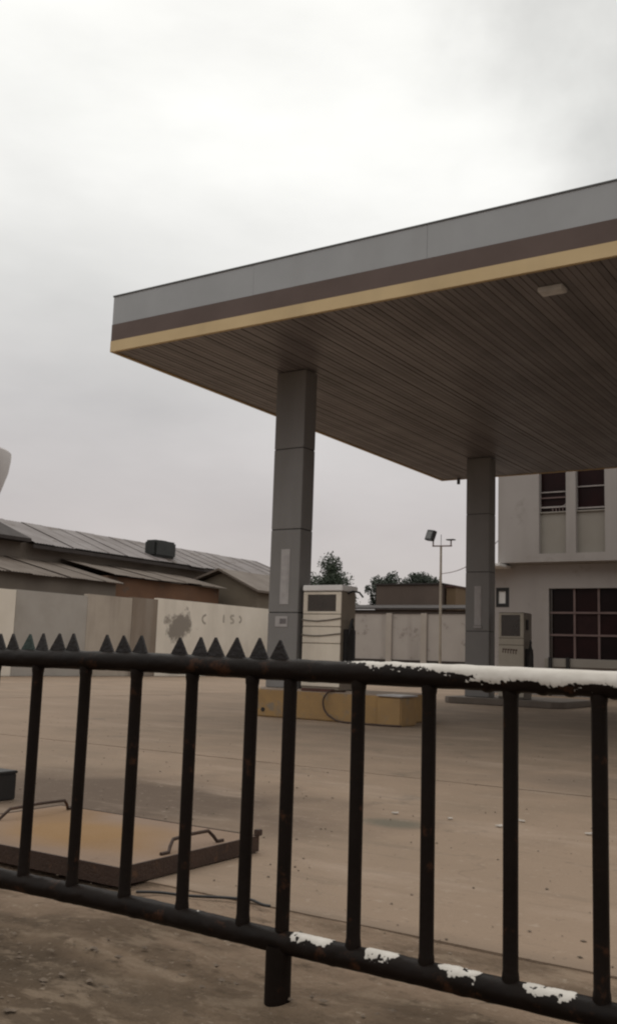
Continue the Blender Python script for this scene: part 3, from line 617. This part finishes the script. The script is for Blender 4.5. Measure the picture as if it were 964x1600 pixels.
# ------------------------------------------------------------------ shed with sheet roof, lean-tos, hut
def sheets(parent, xa, za, xb, zb, y0, y1, mm, w=.95, name='roof_sheet', lift=.03):
    """corrugated sheets laid along Y, falling from (xa,za) to (xb,zb)"""
    y = y0
    while y < y1-.05:
        n = 14; m = MB(); j = random.uniform(-lift, lift); tl = random.uniform(-.10, .10); ye = min(y+w+.05, y1+.02)
        for i in range(n+1):
            yy = y+(ye-y)*i/n; c = .018*math.cos(i*math.pi)+j*.4
            m.v += [(xa, yy, za+c), (xb+tl, yy, zb+c+(zb-za)/(xb-xa)*tl)]
        for i in range(n): m.f.append((2*i, 2*i+1, 2*i+3, 2*i+2))
        b = len(m.v); m.v += [(a, c_, d_-.006) for a, c_, d_ in m.v]
        for i in range(n): m.f.append((b+2*i, b+2*i+2, b+2*i+3, b+2*i+1))
        for i in range(n): m.f.append((2*i+1, b+2*i+1, b+2*i+3, 2*i+3))
        m.f.append((0, b, b+1, 1)); m.f.append((2*n, 2*n+1, b+2*n+1, b+2*n))
        m.build(name, mm if not isinstance(mm, list) else random.choice(mm), parent); y += w
sh = thing('warehouse_shed', 'long low shed with grey corrugated roof behind the left boundary wall', 'shed')
MB().extr([(-37.4, 0), (-31.5, 0), (-31.5, 5.22), (-34.45, 6.30), (-37.4, 5.22)], 'y', 20.0, 47.0).build('wall', M['shedwall'], sh)
sheets(sh, -34.45, 6.50, -30.95, 5.20, 27.2, 47.4, M['roof_grey'], 1.1)
B(-31.02, 27.2, 4.99, -30.97, 47.4, 5.14).build('eave_board', M['roof_dark'], sh)
MB().extr([(-37.6, 5.2), (-30.9, 5.2), (-30.9, 5.34), (-34.45, 6.72), (-37.6, 5.5)], 'y', 19.8, 27.0).build('dark_roof', M['roof_dark'], sh)
la = thing('lean_to', 'brown patched sheet lean-to roof leaning on the shed at far left', 'lean-to')
sheets(la, -31.45, 4.55, -27.6, 3.62, 18.5, 29.0, M['roof_brown'], .95, lift=.06)
B(-31.4, 18.6, 0, -27.9, 28.9, 3.62).build('wall', M['shedwall'], la)
lb = thing('lean_to', 'rust red sheet lean-to between the brown lean-to and the beige hut', 'lean-to')
sheets(lb, -31.45, 4.72, -28.3, 4.02, 29.1, 36.6, M['roof_brown'], .95, lift=.06)
B(-31.4, 29.1, 0, -28.6, 36.5, 3.98).build('wall', M['roof_rust'], lb)
hut = thing('small_hut', 'beige gabled hut at the right end of the shed behind the white wall', 'hut')
MB().extr([(-31.2, 0), (-27.0, 0), (-27.0, 3.9), (-29.1, 4.85), (-31.2, 4.15)], 'y', 37.4, 44.0).build('wall', M['hutwall'], hut)
MB().extr([(-31.6, 4.12), (-29.1, 4.92), (-26.7, 3.85), (-26.7, 3.95), (-29.1, 5.03), (-31.6, 4.22)], 'y', 37.0, 44.3).build('roof', M['roof_brown'], hut)
tk = thing('roof_tank', 'black plastic water tank sitting on the shed roof', 'water tank')
def rounded(x0, x1, y0, y1, z0, z1, r, m): return B(x0, y0, z0, x1, y1, z1).build('body', m, tk, r)
rounded(-32.3, -31.55, 35.2, 36.75, 5.5, 6.30, .09, M['tankblack'])
B(-32.1, 35.7, 6.301, -31.7, 36.2, 6.325).build('lid', M['tankblack'], tk, .02)
wt = thing('water_tower', 'pale flared concrete water tower at the left edge above the shed roof', 'water tower')
c0 = (-42.15, 31.75)
MB().lathe(*c0, [(.7, 0), (.7, 5.2), (.95, 6.3), (1.55, 7.5), (2.1, 8.9), (2.42, 9.95), (2.5, 10.6), (2.5, 10.9)], 40).build('bowl', M['tower'], wt, smooth=True)
MB().lathe(*c0, [(2.44, 10.9), (2.40, 10.99), (.3, 11.1)], 40).build('rim', M['tower'], wt, smooth=True)

# ------------------------------------------------------------------ far buildings and trees behind the rear wall
fb = thing('brown_building', 'plain brown flat-roofed building behind the rear wall', 'building')
B(-28.7, 52, 0, -24.35, 60, 5.36).build('wall', M['bld_brown'], fb)
B(-28.8, 51.9, 5.362, -24.25, 60.1, 5.44).build('parapet', M['roof_dark'], fb)
lr = thing('low_shed', 'low dark brown shed roof showing just above the rear wall', 'shed')
B(-31.5, 47.0, 0, -17.5, 50.5, 3.6).build('wall', M['bld_brown'], lr)
MB().extr([(46.6, 3.6), (50.9, 4.02), (50.9, 4.1), (46.6, 3.68)], 'x', -31.8, -17.2).build('roof', M['roof_dark'], lr)
rb = thing('rusty_building', 'small rust brown block between floodlight pole and farther column', 'building')
B(-24.2, 52.3, 0, -23.62, 55, 5.2).build('wall', M['bld_rust'], rb)
MB().extr([(-24.23, 5.21), (-23.56, 5.21), (-23.56, 5.27), (-24.23, 5.33)], 'y', 52.2, 55.1).build('roof', M['redsteel'], rb)

def tree(x, y, h, rx, rz, cz, n, mm, label, seed, conical=False):
    rnd = random.Random(seed); t = thing('tree', label, 'tree', 'trees behind the rear wall')
    tr = MB(); tr.tube([(x, y, 0), (x+.1, y, h*.3), (x+.05, y+.1, h*.6), (x, y, h*.92)], [.22, .17, .11, .03], 8)
    for k in range(9):
        a = rnd.uniform(0, 6.28); zb = h*rnd.uniform(.4, .7); r = rx*rnd.uniform(.5, .85)
        tr.tube([(x, y, zb), (x+r*.5*math.cos(a), y+r*.5*math.sin(a), zb+h*.08), (x+r*math.cos(a), y+r*math.sin(a), zb+h*.15)], [.07, .045, .015], 6)
    tr.build('trunk', M['bark'], t, smooth=True)
    lf = MB(); clumps = []
    for k in range(46):
        u = rnd.uniform(-1, 1); a = rnd.uniform(0, 6.28); rad = rnd.random()**.45
        q = math.sqrt(1-u*u)*rad; sc = (1-.62*(u*rad+1)/2) if conical else 1
        clumps.append((x+rx*q*math.cos(a)*sc, y+rx*q*math.sin(a)*sc, cz+rz*u*rad, rnd.uniform(.22, .42)*rx))
    for i in range(n):
        c = rnd.choice(clumps); v = Vector((rnd.gauss(0, 1), rnd.gauss(0, 1), rnd.gauss(0, .8))).normalized()*c[3]*rnd.random()**.4
        p = Vector(c[:3])+v; s_ = rnd.uniform(.05, .12)
        e1 = Vector((rnd.gauss(0, 1), rnd.gauss(0, 1), rnd.gauss(0, 1))).normalized(); e2 = e1.orthogonal().normalized()
        b = len(lf.v); lf.v += [tuple(p+e1*s_), tuple(p+e2*s_*.5), tuple(p-e1*s_), tuple(p-e2*s_*.5)]; lf.f.append((b, b+1, b+2, b+3))
    me = bpy.data.meshes.new('crown'); me.from_pydata(lf.v, [], lf.f); me.materials.append(mm); link('crown', me, t)
tree(-36.9, 60, 7.6, 2.3, 1.75, 6.0, 9000, M['leaf1'], 'dark pointed tree just right of the nearer column, above the cream dispenser', 3, True)
tree(-32.3, 60, 6.8, 1.5, 1.35, 5.6, 6500, M['leaf2'], 'dark rounded tree at the left end of the brown building', 4)
tree(-31.2, 63, 6.8, 1.45, 1.0, 6.0, 6000, M['leaf2'], 'dark rounded tree top showing over the brown building roof', 5)

# ------------------------------------------------------------------ floodlight pole and wire
fp = thing('floodlight_pole', 'thin cream floodlight pole with crossarm in front of the rear wall', 'floodlight')
px, py = -16.9, 36.0
MB().tube([(px, py, 0), (px-.02, py, 5.55)], [.06, .045], 10).build('pole', M['pole'], fp, smooth=True)
MB().tube([(px-.02, py, 5.55), (px-.02, py, 6.05)], .012, 6).build('rod', M['lampdark'], fp)
MB().tube([(px-.40, py, 5.59), (px+.46, py, 5.57)], .028, 8).build('crossarm', M['mullion'], fp)
MB().tube([(px-.37, py, 5.59), (px-.37, py, 5.80)], .03, 8).build('bracket', M['mullion'], fp)
MB().tube([(px+.42, py, 5.58), (px+.42, py, 5.80)], .03, 8).build('bracket', M['mullion'], fp)
fl = B(-.24, -.09, -.22, .24, .09, .22).build('floodlight_head', M['lampdark'], fp, .02); fl.location = (px-.46, py-.05, 6.02); fl.rotation_euler = (-.25, .16, -.5)
lg = B(-.17, -.1, -.15, .17, -.0901, .15).build('lens', M['lampglass'], fl)
B(px+.24, py-.12, 5.80, px+.58, py+.12, 5.84).build('small_lamp', M['lampdark'], fp, .01)
pts = []
for i in range(21):
    t = i/20; pts.append((px+(-12.3-px)*t, py+(30.6-py)*t, 4.45+(5.0-4.45)*t-.28*math.sin(math.pi*t)))
tag(MB().tube(pts, .014, 6).build('overhead_wire', M['mullion'], smooth=True), 'thin wire sagging between floodlight pole and office building', 'wire')

# ------------------------------------------------------------------ office building
ob = thing('office_building', 'two-storey pale office building with dark gridded windows behind the canopy', 'building')
UY, GY = 29.95, 30.45
up = [(-10.66, -9.78, 4.45, 7.8), (-9.47, -8.56, 4.45, 7.8), (-6.3, -5.42, 4.45, 7.8), (-5.11, -4.2, 4.45, 7.8), (-1.9, -1.0, 4.45, 7.8)]
wall_holes(-12.04, 4, 4.185, 8.4, UY, UY+.30, up).build('upper_wall', M['off_wall'], ob)
B(-12.04, UY+.302, 4.185, -11.8, 37.2, 8.4).build('upper_side_wall', M['off_wall'], ob)
B(-12.04, UY+.302, 8.2, 4, 37.2, 8.395).build('roof', M['trim'], ob)
B(-11.79, UY+.302, 4.16, 4, 37.2, 4.35).build('floor_slab', M['off_wall'], ob)
for (a, b, c, d_) in up:
    B(a, UY+.16, c, b, UY+.28, 5.76).build('spandrel_panel', M['off_panel'], ob)
    B(a, UY+.09, 5.761, b, UY+.27, 5.80).build('sill', M['off_panel'], ob)
    B(a, UY+.235, 5.801, b, UY+.262, d_).build('window_pane', M['glass_red'], ob)
for (a, b), zz in (((-10.66, -9.78), (6.45, 6.27, 5.97)), ((-9.47, -8.56), (6.57, 5.89))):
    for k, z in enumerate(zz): B(a+.004, UY+.17, z-.02-.008*k, b-.004, UY+.232, z+.012).build('window_bar', M['bar_white'] if k != 1 or len(zz) == 2 else M['mullion'], ob)
for k in range(4): B(-10.28+.11*k, UY+.165, 5.802, -10.25+.11*k, UY+.20, 5.94).build('window_bar', M['mullion'], ob)
m = MB().tube([(-9.95, UY+.19, 5.97), (-9.84, UY+.17, 6.02), (-9.79, UY+.15, 6.12)], .016, 6); m.build('bent_bar', M['bar_white'], ob)
gh = [(-10.52, -6.2, 1.17, 3.38), (-12.30, -11.85, 2.78, 3.42)]
wall_holes(-12.75, 4, 0, 4.155, GY, GY+.25, gh).build('ground_wall', M['off_wall'], ob)
B(-12.75, GY+.252, 0, -12.5, 37.2, 4.155).build('ground_side_wall', M['off_wall'], ob)
B(-10.52, GY+.20, 1.17, -6.2, GY+.24, 3.38).build('window_backing', M['glass'], ob)
for i_, (xa, xb) in enumerate(((-10.43, -9.752), (-9.688, -8.982), (-8.918, -8.182), (-8.118, -7.382), (-7.318, -6.21))):
    for j_, (za, zb) in enumerate(((1.172, 1.874), (1.936, 2.579), (2.641, 3.378))):
        pm = M['glass_green'] if i_ >= 3 else M[('glass_red', 'glass', 'glass', 'glass_red', 'curtain_red', 'glass_red', 'glass', 'glass_red', 'glass')[(i_*3+j_) % 9]]
        pn = B(xa+.002, -.004, za+.002, xb-.002, .004, zb-.002).build('window_pane', pm, ob); pn.location = (0, GY+.15+random.uniform(-.004, .004), 0)
for z in (2.61, 1.905): B(-10.518, GY+.08, z-.03, -6.202, GY+.165, z+.03).build('transom', M['mullion'], ob)
for x in (-9.72, -8.95, -8.15, -7.35): 
    for z0, z1 in ((1.171, 1.874), (1.936, 2.579), (2.641, 3.379)): B(x-.032, GY+.10, z0, x+.032, GY+.164, z1).build('mullion', M['mullion'], ob)
B(-10.518, GY+.09, 1.171, -10.43, GY+.165, 3.379).build('window_frame', M['screen'], ob)
B(-10.62, GY-.12, .9, -6.1, GY-.001, 1.165).build('window_sill', M['off_panel'], ob, .01)
for x in (-10.42, -9.86): B(x-.05, GY-.2, 0, x+.05, GY-.121, 1.2).build('rail_leg', M['black'], ob)
for b in ((-12.298, 2.782, -12.22, 3.418), (-11.97, 2.782, -11.852, 3.418), (-12.219, 2.782, -11.971, 2.90), (-12.219, 3.30, -11.971, 3.418)): B(b[0], GY-.01, b[1], b[2], GY+.08, b[3]).build('small_window_frame', M['black'], ob)
B(-12.219, GY+.03, 2.901, -11.971, GY+.05, 3.299).build('small_window_pane', M['white'], ob)
B(-12.8, 29.45, 4.04, -11.78, GY-.002, 4.13).build('awning_slab', M['white'], ob, .01)

# smooth shading marker not needed on flat parts
